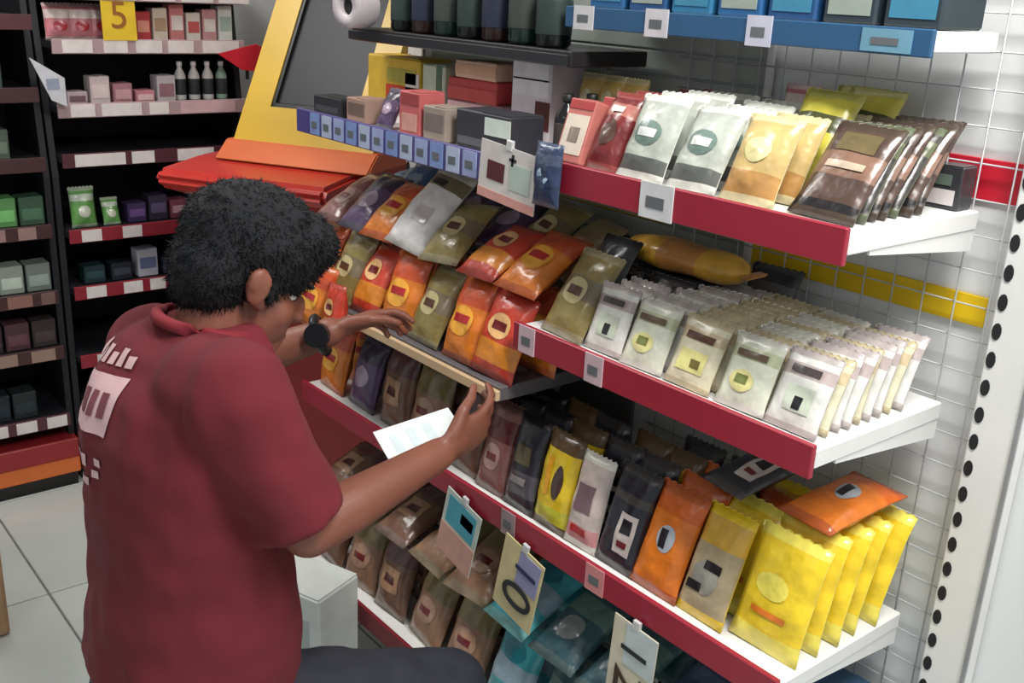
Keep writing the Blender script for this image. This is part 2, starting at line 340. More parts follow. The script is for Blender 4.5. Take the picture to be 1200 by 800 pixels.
ts = shelf_unit('wall_shelf', 1.30, 1.47, .735, 1.445, 1.574, BLUE, 'narrow top shelf with blue price strip and white tags', strip_h=.036,
           tags=[(1.395, .05, card((200, 198, 200)), .04), (1.22, .05, card((204, 200, 206)), .044), (1.012, .046, card((190, 190, 206)), .044), (.80, .075, card((104, 150, 172)), .03)], brackets=False)
# slotted upright post
def upright(y, label):
    e = empty('slotted_upright', (1.47, y, 0)); tag(e, label, 'shelf post')
    V = WHITE
    prism('post', [(0, -.062), (0, .012), (.03, .012), (.03, -.062)], 'z', 0, 2.1, V, e, bev=0.003)
    prism('return_edge', [(-.004, -.062), (.0, -.062), (.0, -.056), (-.004, -.056)], 'z', 0, 2.1, mat((150, 152, 154), rough=.4, metal=.3), e)
    hole = mat((24, 22, 26), rough=.7); p0 = None
    for k in range(46):
        z = .06 + k*.044
        if p0 is None:
            p0 = prism('slot', [(.007*math.cos(a), .013*math.sin(a)) for a in [2*PI*q/12 for q in range(12)]], 'x', -.0015, .001, hole, e); o = p0
        else:
            o = p0.copy(); COL.objects.link(o)
        o.location = (0, 0.001, z)
upright(.654, 'white slotted steel upright with a row of dark slots beside the yellow packs')
# wire back panel: grid of real wires
def wire_panel(y0, y1, z0, z1, label):
    e = empty('wire_panel', (1.482, y0, z0)); tag(e, label, 'wire grid')
    gm = mat((178, 180, 182), rough=.4, metal=.2); st = .052
    pv = None
    n = int((y1-y0)/st)
    for k in range(n+1):
        if pv is None: pv = tube('upright_wire', [(0, 0, 0), (0, 0, z1-z0)], .0014, gm, e, 6); o = pv
        else: o = pv.copy(); COL.objects.link(o)
        o.location = (0, k*st+.01, 0)
    ph = None
    for k in range(int((z1-z0)/st)+1):
        if ph is None: ph = tube('cross_wire', [(0, 0, 0), (0, y1-y0, 0)], .0014, gm, e, 6); o = ph
        else: o = ph.copy(); COL.objects.link(o)
        o.location = (.0032, 0, k*st)
wire_panel(.67, 1.33, .30, 1.75, 'thin grey wire grid hung behind the near packs, in front of the striped wall')
# slatted grey backing left of the white part
e = empty('slat_backing', (1.495, 1.14, 1.0)); tag(e, 'grey green slatted board behind the wire grid next to the white wall', 'backing board')
sm = mat((158, 166, 158), rough=.5, var=.04); p0 = None
for k in range(13):
    if p0 is None: p0 = box('slat', (-.004, 0, 0), (.004, 1.0, .042), sm, e, bev=.001); o = p0
    else: o = p0.copy(); COL.objects.link(o)
    o.location = (0, 0, k*.046)
box('end_trim', (-.006, -.012, 0), (.004, 0, .60), WHITE, e, bev=.001)

# -- shelf A
SA = 1.328
PH = 'on upper red shelf'
column(['brownthin', 'greenblack', 'brownthin', 'brownthin', 'greenblack', 'brownthin', 'brownthin', 'greenblack'], 1.185, .79, SA, 7, .0265, 38,
       ['dark brown thin snack pack', 'dark green-topped snack pack'] + ['dark thin snack pack'] * 6, PH)
carton((1.447, .765, SA), (.04, .075, .062), film((60, 62, 66)), [(.1, .9, .1, .45, card((214, 206, 206))), (.2, .8, .55, .8, card((96, 110, 100)))], 'small black and white pack at the back end of the brown packs', 'carton')
column(['tan', 'tan', 'yellowgreen', 'tan', 'yellowgreen'], 1.175, .905, SA, 5, .052, 26, ['tan puffed snack pack', 'tan puffed snack pack', 'yellow green snack pack', 'tan puffed snack pack', 'pale yellow snack pack'], PH+' beside brown packs')
column(['whitegreen'], 1.175, 1.01, SA, 5, .052, 28, 'white and grey snack pack', PH+' beside tan packs')
column(['whitegreen'], 1.17, 1.115, SA, 4, .056, 22, 'white and grey snack pack', PH+' beside dark red packs')
column(['darkred'], 1.17, 1.201, SA, 5, .052, 30, 'dark red snack pack', PH+' beside pink box')
pk = card((206, 140, 130)); pw = card((220, 206, 190))
for k in range(3):
    carton((1.175+k*.075, 1.268, SA+.001), (.035, .062, .105), card((190, 112, 104)), [(.08, .92, .12, .75, pw), (.3, .7, .3, .55, card((110, 96, 66))), (.05, .95, .84, .97, card((170, 60, 60)))],
           'pink and cream snack box, %s of three leaning by the dark red packs' % ['frontmost', 'middle one', 'rearmost'][k], 'carton', rot=(0, .32, 0), group='pink boxes on the upper shelf')
# pink-white pack sticking up behind
put_pack('pinkmini', (1.44, 1.03, SA+.062), (0, .15, 0), 'small pink and white pack poking up behind the white packs by the wire grid')
put_pack('yellowgreen', (1.445, .93, SA+.0), (0, .12, 0), 'pale yellow pack standing at the back against the wire grid', sc=.9)
# -- top shelf blue
for k in range(7):
    y = .78 + k*.097
    dark = k in (0, 1)
    carton((1.37, y, 1.5755), (.11, .085, .12), card((40, 52, 60) if dark else [(30, 90, 140), (38, 110, 150), (24, 72, 120)][k % 3]),
           [(.1, .9, .1, .35, card((150, 160, 150) if k % 2 else (60, 130, 160))), (.15, .6, .5, .9, card((210, 212, 210)))],
           '%s carton on the blue-strip top shelf, number %s from its near end' % ('dark' if dark else 'blue', ['one', 'two', 'three', 'four', 'five', 'six', 'seven'][k]), 'carton')

# -- shelf B : pale packs
SB = 1.029
PB = 'on middle red shelf'
PO = ['row nearest the upright', 'second row from upright', 'third row from upright', 'fourth row from upright']
for r, (y, ks) in enumerate(((.775, ['palewhite', 'cream', 'palewhite']), (.872, ['palegreen', 'cream', 'palegreen']), (.969, ['cream']), (1.066, ['palegreen', 'palewhite']))):
    kk = [ks[i % len(ks)] for i in range(9)]
    dd = {'palewhite': 'off-white thin wafer pack', 'cream': 'cream thin wafer pack', 'palegreen': 'pale green thin wafer pack'}
    column(kk, 1.166, y, SB, 9, .0262, 24, [dd[k] for k in kk], PB+', '+PO[r])
column(['palewhite'], 1.168, 1.158, SB, 3, .03, 22, 'off-white thin wafer pack', PB+' before black packs')
for r, y in enumerate((1.16, 1.255)):
    column(['blackflat'], 1.27 if r == 0 else 1.24, y, SB, 4, .034, 32, 'flat black snack pack', PB+[' behind off-white packs', ' toward orange bags'][r])
column(['olive', 'darkgrey', 'olive'], 1.165, 1.262, SB, 2, .05, 30, ['small olive and grey snack pack', 'dark grey snack pack'], PB+' at its far end', jit=1.5)
put_pack('blackflat', (1.40, 1.03, SB+.03), (0, .5, .1), 'flat black snack pack lying behind the cream packs against the wire grid')
# long yellow loaf pack lying on top of the black packs
def loaf(loc, rz, L, r, body, band, label):
    e = empty('bread_pack', loc, rz); tag(e, label, 'bread pack')
    V, Fc = [], []; n, sg = 16, 14
    for i in range(n+1):
        t = -1+2*i/n; k = (1-abs(t)**4)**.5*(1+.06*math.sin(7*t)) + .04
        for s in range(sg):
            a = 2*PI*s/sg; V.append((r*1.25*k*math.cos(a), t*L/2, r*.8 + r*.8*k*math.sin(a)))
    for i in range(n):
        for s in range(sg): Fc.append((i*sg+s, i*sg+(s+1) % sg, (i+1)*sg+(s+1) % sg, (i+1)*sg+s))
    Fc += [tuple(range(sg))[::-1], tuple(n*sg+s for s in range(sg))]
    fm = [1 if 5 <= f//sg <= 9 else 0 for f in range(n*sg)] + [0, 0]
    mesh('wrapper', V, Fc, [body, band], e, fm=fm, smooth=True)
    for s in (-1, 1):
        prism('twisted_end', [(-r*.7, r*.75), (r*.7, r*.75), (r*.9, r*.85), (-r*.9, r*.85)], 'y', s*L*.49, s*L*.56, band, e)
    return e
loaf((1.365, 1.165, SB+.112), .03, .27, .034, film((226, 172, 60)), film((206, 140, 70)), 'long golden bread pack lying on the black packs under the upper red strip')

# -- shelf C : large bags
SC = .652
PC = 'on lower red shelf'
column(['yellow'], 1.190, .782, SC, 5, .052, 17, 'glossy yellow snack pack', PC+' beside the upright', xmax=1.42)
column(['yellowgrey', 'yellow', 'orange', 'yellowgrey'], 1.172, .897, SC, 4, .056, 22, ['grey and yellow pack', 'plain yellow pack', 'orange pack', 'yellow and grey pack'], PC+' beside glossy yellow packs')
column(['orange', 'orange', 'orange', 'black'], 1.168, .998, SC, 4, .058, 19, ['orange pack with grey oval', 'orange pack', 'orange pack', 'black pack'], PC+' in the orange row')
column(['black', 'black', 'yellowdark', 'black'], 1.168, 1.095, SC, 4, .058, 16, ['black pack with white label', 'black pack', 'yellow and brown pack', 'black pack'], PC+' beside orange packs')
column(['whitepink', 'black', 'yellowdark'], 1.166, 1.176, SC, 3, .06, 14, ['white and pink pack', 'black pack', 'yellow and brown pack'], PC+' between black and yellow')
column(['yellowdark', 'yellowdark', 'black'], 1.166, 1.262, SC, 3, .06, 13, ['slim yellow dark-oval pack', 'slim yellow pack', 'black pack'], PC+' left of white-pink pack')
column(['darkgrey', 'darkgrey', 'yellowdark'], 1.166, 1.352, SC, 3, .06, 13, ['charcoal grey pack', 'charcoal grey pack', 'yellow and brown pack'], PC+' left of slim yellow')
column(['pinkbrown', 'darkgrey'], 1.166, 1.442, SC, 3, .06, 13, ['dusty pink pack', 'charcoal grey pack', 'charcoal grey pack'], PC+' near worker\'s hand')
put_pack('orange', (1.265, .795, SC+.196), (0, 1.47, -.08), 'orange pack lying flat on top of the glossy yellow packs')
put_pack('black', (1.235, .935, SC+.203), (0, 1.42, -.12), 'black pack lying flat on top of the yellow and orange rows')
# -- bottom shelf near
SD = .206
PDn = 'on bottom shelf'
cols = [('navy', .80, 'dark blue pack'), ('navy', .93, 'dark blue pack'), ('tealdark', 1.06, 'dull teal pack'), ('tealdark', 1.19, 'dull teal pack'), ('teal', 1.33, 'bright turquoise bag'), ('tanbig', 1.475, 'tan and olive bag'), ('tanbig', 1.62, 'tan and olive bag'), ('brownbag', 1.76, 'brown bag'), ('tanbig', 1.90, 'tan and olive bag'), ('brownbag', 2.04, 'brown bag')]
where = ['nearest the upright', 'second row along', 'under third price card', 'under cream price card', 'below cream price card', 'by blue price card', 'left of blue card', 'behind worker\'s knee', 'past worker\'s knee', 'at far end']
for (k, y, d), wh in zip(cols, where):
    column([k], 1.14, y, SD, 2 if y < .85 else 3, .085, 16, d, PDn+' '+wh, jit=2)
    column([k], 1.13, y, SD+.205, 1 if y < .85 else 2, .13, 66, d+' piled on top', PDn+' '+wh, jit=2)
carton((1.40, .765, SD+.0), (.11, .09, .30), card((52, 86, 116)), [(.1, .9, .5, .9, card((150, 170, 180)))], 'tall blue carton at the end of the bottom shelf by the upright', 'carton')

# -- shelf talker cards and price sign
def hang_card(loc, wd, h, base, prints, label, rot, txt=None, name='price_card'):
    e = empty(name, loc, rot=rot); tag(e, label, 'price card')
    box('card', (-.0012, -wd/2, -h), (.0012, wd/2, 0), base, e, bev=0)
    for p in prints: box('print', (-.0022, wd/2-p[1]*wd, -h+p[2]*h), (-.0013, wd/2-p[0]*wd, -h+p[3]*h), p[4], e, bev=0)
    if txt:
        for (s, size, yy, zz, m, rr) in txt:
            t = text_mesh('lettering', s, size, m, e)
            t.rotation_euler = Matrix.Rotation(0, 3, 'X').to_euler()
            t.matrix_local = Matrix.Translation((-.0032, yy, zz)) @ Matrix(((0, 0, -1, 0), (-1, 0, 0, 0), (0, 1, 0, 0), (0, 0, 0, 1))) @ Matrix.Rotation(rr, 4, 'Z')
    box('clip', (-.003, -.008, -.006), (.004, .008, .012), mat((200, 200, 200), rough=.2, var=0), e, bev=.001)
    return e
INK = card((30, 32, 38))
hang_card((1.126, 1.465, .628), .115, .155, card((196, 206, 196)), [(0, 1, .0, .45, card((206, 156, 140))), (.1, .9, .5, .93, card((70, 160, 180))), (.5, .85, .66, .82, card((28, 60, 80)))], 'pale price card with blue top and pink bottom hanging left of the yellow one', (.24, 0, 0))
hang_card((1.126, 1.275, .612), .115, .165, card((214, 200, 150)), [(.42, .95, .5, .95, card((150, 150, 190)))], 'cream price card with big dark digits hanging between two others', (.20, 0, 0),
          txt=[('1', .085, -.012, -.045, card((30, 34, 80)), -PI/2), ('0', .12, 0, -.11, INK, -PI/2)])
hang_card((1.126, .985, .606), .10, .165, card((206, 200, 176)), [(.3, 1, .5, 1, card((190, 200, 200)))], 'cream price card hanging nearest to the slotted upright', (.05, 0, 0),
          txt=[('1', .085, .0, -.05, INK, -PI/2), ('2', .11, 0, -.115, card((60, 40, 30)), -PI/2)])
hang_card((1.120, 1.368, 1.345), .155, .10, card((206, 200, 196)), [(.15, .45, .35, .68, card((84, 30, 36))), (.55, .9, .3, .75, card((176, 190, 182))), (0, 1, 0, .16, card((206, 150, 140))), (.56, .6, .7, .9, INK), (.52, .64, .78, .83, INK)], 'white price sign with dark red square and small cross on the blue-tag shelf edge', (.08, 0, 0))

# ------------------------------------------------------------------ far half of the shelves (Y 1.36 .. 2.16)
DKM = paint((92, 88, 92), .5)
stripm = paint((78, 70, 128), .3)
fa = shelf_unit('wall_shelf', 1.14, 1.47, YS+.01, YF, 1.312, stripm, 'shelf with purple blue price strip full of small pale tags',
   tags=[(1.50+.052*k, .040, card([(150, 160, 200), (170, 180, 206), (120, 140, 190)][k % 3]), .046) for k in range(12)], strip_h=.052)
shelf_unit('wall_shelf', 1.12, 1.47, YS+.01, YF, .905, paint((206, 176, 140), .25), 'dark shelf heaped with orange snack bags behind the worker\'s head', base=DKM, strip_h=.02, brackets=False)
shelf_unit('wall_shelf', 1.27, 1.47, 1.40, 2.15, 1.500, paint((34, 34, 40)), 'dark top shelf loaded with black bottles and tins', base=paint((40, 38, 40)), strip_h=.02, brackets=False)
box_back = box('backing_panel', (1.492, YS+.02, .02), (1.500, 2.12, .98), paint((110, 108, 106)), bev=0); tag(box_back, 'plain grey backing panel behind the far snack bags', 'backing board')
upright(2.20, 'white slotted steel upright at the far end of the snack shelves')
# orange heap shelf B'
ZB = .906
P2 = 'on heaped far shelf'
heap = [(1.41, ['redbig', 'orangebig', 'tealdark'], 'by the red strip end'), (1.525, ['orangebig', 'redbig', 'olive'], 'next to the red bag'), (1.64, ['olive', 'olive', 'purple'], 'in the middle of the heap'),
        (1.755, ['orangebig', 'orangebig', 'purple'], 'past the olive bag'), (1.87, ['redbig', 'orangebig', 'yellowgreen'], 'toward the kiosk'), (1.985, ['olive', 'purple', 'blue'], 'second from the far end'), (2.09, ['orangebig', 'pinkbrown', 'blue'], 'at the far end')]
nm = {'redbig': 'red and gold snack bag', 'orangebig': 'bright orange snack bag', 'olive': 'olive brown snack bag', 'purple': 'purple snack bag', 'tealdark': 'dull teal bag', 'yellowgreen': 'yellow green bag', 'blue': 'light blue bag', 'pinkbrown': 'dusty pink bag', 'brownbag': 'brown snack bag'}
for y, ks, wh in heap:
    column(ks, 1.140, y, ZB, 3, .092, 24, [nm[k] for k in ks], P2+' '+wh, jit=3)
    k2 = [ks[1], ks[2]]
    for i, k in enumerate(k2):
        if (y in (1.755, 1.41) and i == (0 if y > 1.5 else 1)): continue
        put_pack(k, (1.17+i*.12, y+random.uniform(-.01, .01), ZB+.168+.02*i), (random.uniform(-.12, .12), 1.0+random.uniform(-.15, .15), random.uniform(-.25, .25)),
                 '%s atop the heap %s, %s one' % (nm[k], wh, ['front', 'rear'][i]))
put_pack('white', (1.165, 1.765, ZB+.172), (.12, .75, .1), 'white bag with dark slit lying high under the purple strip')
put_pack('tanbig', (1.29, 1.43, ZB+.18), (.1, .95, -.15), 'tan bag lying high behind the white price sign', sc=.8)
# far part of shelf C: brown bags
P3 = 'on far low shelf'
for j, (y, k, wh) in enumerate(((1.545, 'brownbag', 'beside the dusty pink pack'), (1.675, 'tanbig', 'second along'), (1.81, 'brownbag', 'third along'), (1.945, 'purple', 'fourth along'), (2.075, 'orangebig', 'last before the far end'))):
    column([k], 1.175, y, SC, 3, .08, 18, {'brownbag': 'brown snack bag', 'tanbig': 'tan snack bag', 'purple': 'purple snack bag', 'orangebig': 'orange snack bag'}[k], P3+' '+wh, jit=2)
put_pack('orangebig', (1.082, 2.02, .845), (.15, .22, .1), 'bright orange snack bag hanging over the front edge by the watch hand', sc=.95)
put_pack('redbig', (1.078, 1.90, .85), (-.1, .15, -.1), 'red and gold snack bag hanging over the front edge near the fingertips', sc=.75)
# -- A' boxes
ZA = 1.313
C_ = card
def cA(x, y, size, body, panels, label, **k): return carton((x, y, ZA), size, body, panels, label, **k)
cA(1.40, 2.10, (.09, .22, .125), C_((214, 176, 60)), [(0, .62, .0, .5, C_((206, 74, 46))), (.05, .6, .55, .8, C_((170, 160, 70))), (.0, .25, .3, .75, C_((220, 206, 196)))], 'yellow box with orange red front next to the kiosk screen')
cA(1.40, 1.935, (.09, .085, .12), C_((196, 202, 182)), [(.1, .35, 0, 1, C_((90, 110, 90)))], 'pale green white box between the yellow and the pink box')
cA(1.40, 1.775, (.10, .19, .055), C_((190, 150, 158)), [(.0, 1, .5, .95, C_((236, 190, 196)))], 'lowest pink box of the stack on the purple-strip shelf')
carton((1.40, 1.785, ZA+.057), (.10, .17, .045), C_((190, 70, 70)), [(0, 1, .0, .6, C_((196, 80, 76)))], 'red box in the middle of the pink box stack')
carton((1.40, 1.775, ZA+.104), (.10, .14, .035), C_((226, 186, 160)), [(0, 1, .2, .8, C_((216, 170, 140)))], 'cream top box of the pink box stack')
cA(1.40, 1.60, (.09, .12, .16), C_((226, 214, 222)), [(.05, .95, .55, .95, C_((236, 232, 234))), (.05, .95, .74, .76, C_((150, 150, 160))), (0, .35, .15, .5, C_((90, 40, 36)))], 'tall white box beside the pink box stack')
for k in range(3):
    put_pack('yellowmini', (1.41, 1.49-k*.058, ZA+.03), (0, .12, 0), 'small pale yellow pouch, %s of three by the grey slats' % ['leftmost', 'middle one', 'rightmost'][k], 'yellow pouches', sc=1.15)
cA(1.40, 1.42, (.08, .17, .03), C_((110, 60, 40)), [(0, 1, .2, .8, C_((150, 90, 50)))], 'low brown tray under the three yellow pouches')
# front row
cA(1.20, 2.08, (.06, .12, .040), C_((34, 36, 42)), [(.1, .9, .2, .5, C_((60, 62, 70)))], 'small black box on the front edge next to the kiosk')
cA(1.20, 1.955, (.06, .08, .05), C_((160, 130, 116)), [(.1, .9, .3, .8, C_((110, 90, 80)))], 'small brown box on the front edge after the black one')
put_pack('purple', (1.175, 1.855, ZA), (0, .5, .1), 'purple and pink pouch on the front edge of the purple-strip shelf', sc=.52)
cA(1.20, 1.75, (.06, .075, .085), C_((190, 96, 96)), [(.15, .85, .1, .5, C_((206, 150, 136))), (.1, .9, .7, .95, C_((150, 60, 60)))], 'upright coral red box on the front edge of the purple-strip shelf')
cA(1.20, 1.665, (.06, .075, .065), C_((150, 136, 124)), [(.1, .9, .3, .8, C_((120, 106, 100)))], 'small taupe box beside the coral red box')
cA(1.22, 1.525, (.08, .165, .070), C_((46, 46, 54)), [(0, .45, .45, .9, C_((206, 216, 206))), (.5, .95, .1, .3, C_((90, 90, 96)))], 'long black box with white label above the white price sign')
put_pack('blue', (1.118, 1.268, 1.262), (0, .05, 0), 'bright blue pouch hanging beside the white price sign', sc=.55).data = pack_style('navy')[0].data
for k in range(2):
    bottle((1.27+k*.05, 1.395-.01*k, ZA), .022, .115, mat((26, 24, 28), rough=.15, var=0), mat((20, 20, 20), var=0), card((60, 54, 52)), 'small black bottle by the pink box, %s one' % ['front', 'rear'][k])
# -- dark top shelf goods
black = mat((22, 26, 28), rough=.2, var=.1); 
for k in range(7):
    y = 1.495+k*.082
    h = .15+.02*((k*5) % 3)
    bottle((1.315, y, 1.501), .033, h, [black, mat((30, 50, 46), rough=.2), mat((50, 34, 32), rough=.2)][k % 3], mat((30, 30, 34), rough=.3, var=0), card([(40, 56, 52), (60, 66, 60), (34, 40, 62)][k % 3]),
           'dark bottle on the black top shelf, %s from its near end' % ['first', 'second', 'third', 'fourth', 'fifth', 'sixth', 'seventh', 'eighth', 'ninth'][k], group='dark bottles on the top shelf')
e = empty('tape_roll', (1.19, 2.02, 1.582), rot=(0, -PI/2, .2)); tag(e, 'white roll with dark round hole at the end of the dark top shelf', 'roll')
lathe('roll', [(.020, 0), (.045, 0), (.046, .004), (.046, .056), (.045, .06), (.020, .06), (.019, .056), (.019, .004)], mat((206, 196, 200), rough=.5), e, 24)
lathe('core', [(.0, .003), (.018, .003), (.018, .05), (.0, .05)], mat((20, 18, 20), var=0), e, 20)
for o_ in (e,): o_.location = (1.275, 2.085, 1.501+.046)

# ------------------------------------------------------------------ yellow kiosk with dark slanted screen
k = empty('kiosk', (1.25, 2.76, .0), -PI/3); tag(k, 'yellow framed kiosk with slanted dark screen and red counter beyond the shelves', 'kiosk')
YK = paint((206, 166, 48), .35); RK = paint((190, 52, 44), .25); OK_ = paint((204, 96, 40), .3)
def lean_frame(x, y, z):                     # the face leans back from z = 1.15 up
    return (x, (z-1.15)*.62 + y, z)
prism('cabinet', [(.03, .05), (.03, 1.02), (.40, 1.02), (.40, .05)], 'x', .0, .44, paint((150, 40, 38)), k, bev=.006)
prism('plinth', [(.06, 0), (.06, .05), (.38, .05), (.38, 0)], 'x', .02, .42, paint((30, 28, 30)), k)
prism('counter', [(-.20, 1.05), (-.22, 1.075), (-.20, 1.10), (-.02, 1.115), (.40, 1.115), (.40, 1.02), (.02, 1.02), (-.05, 1.0)], 'x', -.10, .42, RK, k, bev=.012)
prism('apron', [(-.06, 1.116), (0, 1.165), (.40, 1.165), (.40, 1.116)], 'x', -.02, .46, OK_, k, bev=.004)
prism('rear_shell', [(.05, 1.165), (.48, 1.86), (.54, 1.86), (.40, 1.165)], 'x', .02, .42, paint((170, 140, 40)), k, bev=.004)
def slab(nm, x0, x1, z0, z1, d0, d1, m):
    V = [lean_frame(x, d, z) for x in (x0, x1) for z in (z0, z1) for d in (d0, d1)]
    return mesh(nm, V, [(0, 1, 3, 2), (4, 6, 7, 5), (0, 4, 5, 1), (2, 3, 7, 6), (0, 2, 6, 4), (1, 5, 7, 3)], m, k)
slab('frame_side', 0, .085, 1.165, 1.86, 0, .045, YK); slab('frame_side', .36, .44, 1.165, 1.86, 0, .045, YK)
slab('frame_rail', .085, .36, 1.165, 1.255, 0, .045, YK); slab('frame_rail', .085, .36, 1.78, 1.86, 0, .045, YK)
slab('screen', .085, .36, 1.255, 1.78, .02, .04, mat((34, 34, 42), rough=.5, var=.15, vscale=5))
slab('screen_bezel', .085, .095, 1.255, 1.78, .005, .03, mat((20, 22, 20), rough=.4)); slab('screen_bezel', .085, .36, 1.255, 1.265, .005, .03, mat((20, 22, 20), rough=.4))

# ------------------------------------------------------------------ black rack at the back
BK = mat((26, 28, 34), rough=.55, var=.1); RKs = paint((150, 38, 50), .4)
RY = 3.22
def rack(x0, x1, label, shelves, name='display_rack'):
    e = empty(name, ((x0+x1)/2, RY, 0)); tag(e, label, 'display rack'); ox = (x0+x1)/2
    L = lambda x, y, z: (x-ox, y-RY, z)
    box('back_panel', L(x0, RY+.40, .0), L(x1, RY+.42, 1.75), BK, e, bev=0)
    for x in (x0, x1-.018): prism('side_panel', [(0.04, 0), (.04, 1.0), (.14, 1.75), (.40, 1.75), (.40, 0)], 'x', x-ox, x-ox+.018, BK, e)
    box('plinth', L(x0, RY+.0, .045), L(x1, RY+.39, .10), paint((214, 110, 50)), e, bev=.004)
    box('plinth_trim', L(x0, RY-.004, .10), L(x1, RY+.39, .165), paint((150, 40, 44)), e, bev=.004)
    box('toe_kick', L(x0+.01, RY+.01, 0), L(x1-.01, RY+.39, .045), paint((24, 22, 22)), e, bev=0)
    for z, sm_, tags in shelves:
        b = box('shelf_board', L(x0+.02, RY+.0, z-.02), L(x1-.02, RY+.39, z), BK, e, bev=0)
        box('price_rail', L(x0+.02, RY-.008, z-.034), L(x1-.02, RY+.002, z+.008), sm_, e, bev=.001)
        for tx, tw, tm_ in tags: box('price_tag', L(tx-tw/2, RY-.011, z-.031), L(tx+tw/2, RY-.008, z+.005), tm_, e, bev=0)
    return e
tw = C_((222, 214, 212)); tp = C_((206, 170, 176))
rail_w = paint((176, 150, 154)); rail_r = paint((140, 40, 52)); rail_d = paint((84, 46, 54))
X0r, X1r = .90, 1.53
rack(X0r, X1r, 'black display rack with pink and white goods left of the yellow kiosk', [
    (1.545, rail_w, [(1.0+.12*i, .1, tw) for i in range(5)]), (1.395, rail_w, [(.99, .085, tw), (1.10, .07, tw), (1.20, .08, tw), (1.30, .08, tw), (1.43, .12, tw)]),
    (1.212, rail_w, [(.99, .07, tw), (1.105, .12, tw), (1.22, .06, tw), (1.38, .18, tp)]), (1.065, rail_d, [(1.03, .15, tw), (1.16, .07, tw), (1.33, .12, tw)]),
    (.835, rail_r, [(.985, .06, tw), (1.11, .06, tw), (1.3, .06, tw)]), (.655, rail_r, [(.985, .06, tw), (1.10, .06, tw), (1.18, .05, tw), (1.3, .06, tw)]), (.43, rail_r, [(1.0, .06, tw), (1.2, .06, tw)]), (.25, rail_r, [(1.0, .06, tw)])])
rail_k = paint((70, 44, 46))
rack(.10, .892, 'black display rack with dim shelves at the left edge', [
    (1.46, rail_d, []), (1.26, rail_k, []), (1.06, rail_k, [(.70, .05, C_((130, 120, 110)))]), (.86, rail_k, [(.71, .06, C_((150, 120, 116))), (.80, .05, C_((150, 120, 116)))]), (.655, rail_k, [(.66, .06, C_((140, 100, 90))), (.76, .07, C_((140, 100, 90))), (.84, .04, C_((120, 90, 84)))]),
    (.475, rail_k, [(.70, .07, C_((150, 124, 110))), (.81, .07, C_((150, 124, 110)))]), (.25, rail_d, [(.66, .05, tw), (.74, .06, tw), (.83, .06, tw)])])
# goods on the rack
def rc(x, y, z, size, body, panels, label, **kk): return carton((x, RY+y, z), size, body, panels, label, rz=PI/2, **kk)
pinks = [(206, 120, 140), (222, 150, 160), (196, 90, 110), (226, 180, 180)]
wd_ = ['first', 'second', 'third', 'fourth', 'fifth', 'sixth', 'seventh', 'eighth', 'ninth', 'tenth', 'eleventh', 'twelfth']
for i in range(4):
    put_pack('pinkmini', (.965+i*.062, RY+.06, 1.396), (0, .15, PI/2), 'pink sachet on the upper rack shelf, %s from the left' % wd_[i], 'pink sachets', sc=1.2)
cd = empty('price_card', (1.115, RY-.012, 1.40), rot=(-.05, 0, 0)); tag(cd, 'yellow price card with dark curved figure on the rack front', 'price card')
box('card', (-.05, -.001, 0), (.05, .001, .135), C_((226, 190, 40)), cd, bev=0)
t5 = text_mesh('lettering', '5', .11, C_((150, 90, 30)), cd); t5.rotation_euler = (PI/2, 0, 0); t5.location = (0, -.002, .068)
for i in range(6):
    rc(1.205+i*.053, .07, 1.396, (.06, .045, .085+.012*(i % 3)), C_([(190, 60, 64), (222, 206, 190), (210, 130, 130), (226, 216, 206), (206, 150, 150), (226, 226, 220)][i]),
       [(.1, .9, .3, .7, C_([(226, 150, 130), (180, 150, 120), (236, 220, 216), (196, 90, 90), (230, 220, 214), (170, 190, 180)][i]))],
       '%s little box on the upper rack shelf right of the yellow card' % ['red striped', 'cream', 'rose', 'ivory', 'dusky rose', 'plain white'][i])
for i in range(5):
    rc(.99+i*.068, .06, 1.2135, (.06, .058, .035+.022*((i*2) % 3)), C_([(190, 170, 176), (206, 190, 190), (170, 120, 130), (196, 130, 140), (190, 180, 184)][i]), [(.1, .9, .2, .7, C_([(120, 90, 100), (226, 206, 206), (206, 160, 166), (226, 190, 190), (150, 110, 120)][i]))],
       '%s low box on the second rack shelf, %s from the left' % (['grey pink', 'pale pink', 'mauve', 'rose', 'light grey'][i], wd_[i]))
for i in range(4):
    bottle((1.318+i*.046, RY+.06, 1.2135), .018, .12, mat((216, 212, 210), rough=.4) if i < 3 else mat((150, 180, 160), rough=.4), mat((226, 220, 220), rough=.4), C_((40, 44, 46)), 'slim %s bottle on the second rack shelf, %s from the left' % ('white' if i < 3 else 'green', wd_[i]))
lf = empty('leaflet', (.895, RY-.045, 1.235), rot=(-.1, .0, .3)); tag(lf, 'white leaflet card sticking out at the left of the rack', 'leaflet')
prism('card', [(-.05, .12), (.05, .06), (.045, -.02), (0.0, -.0)], 'y', -.001, .001, C_((206, 208, 216)), lf); box('print', (-.01, -.0022, .03), (.03, -.0012, .06), C_((150, 160, 180)), lf, bev=0)
rs = empty('arrow_sign', (1.50, RY-.05, 1.345), 0); tag(rs, 'small red pointed sign at the right end of the rack', 'sign')
prism('plate', [(-.10, .02), (.03, .05), (.07, .03), (.03, -.035), (-.02, -.03)], 'y', -.003, .003, paint((206, 36, 56)), rs); box('stem', (-.004, .003, -.06), (.004, .012, .0), BK, rs, bev=0)
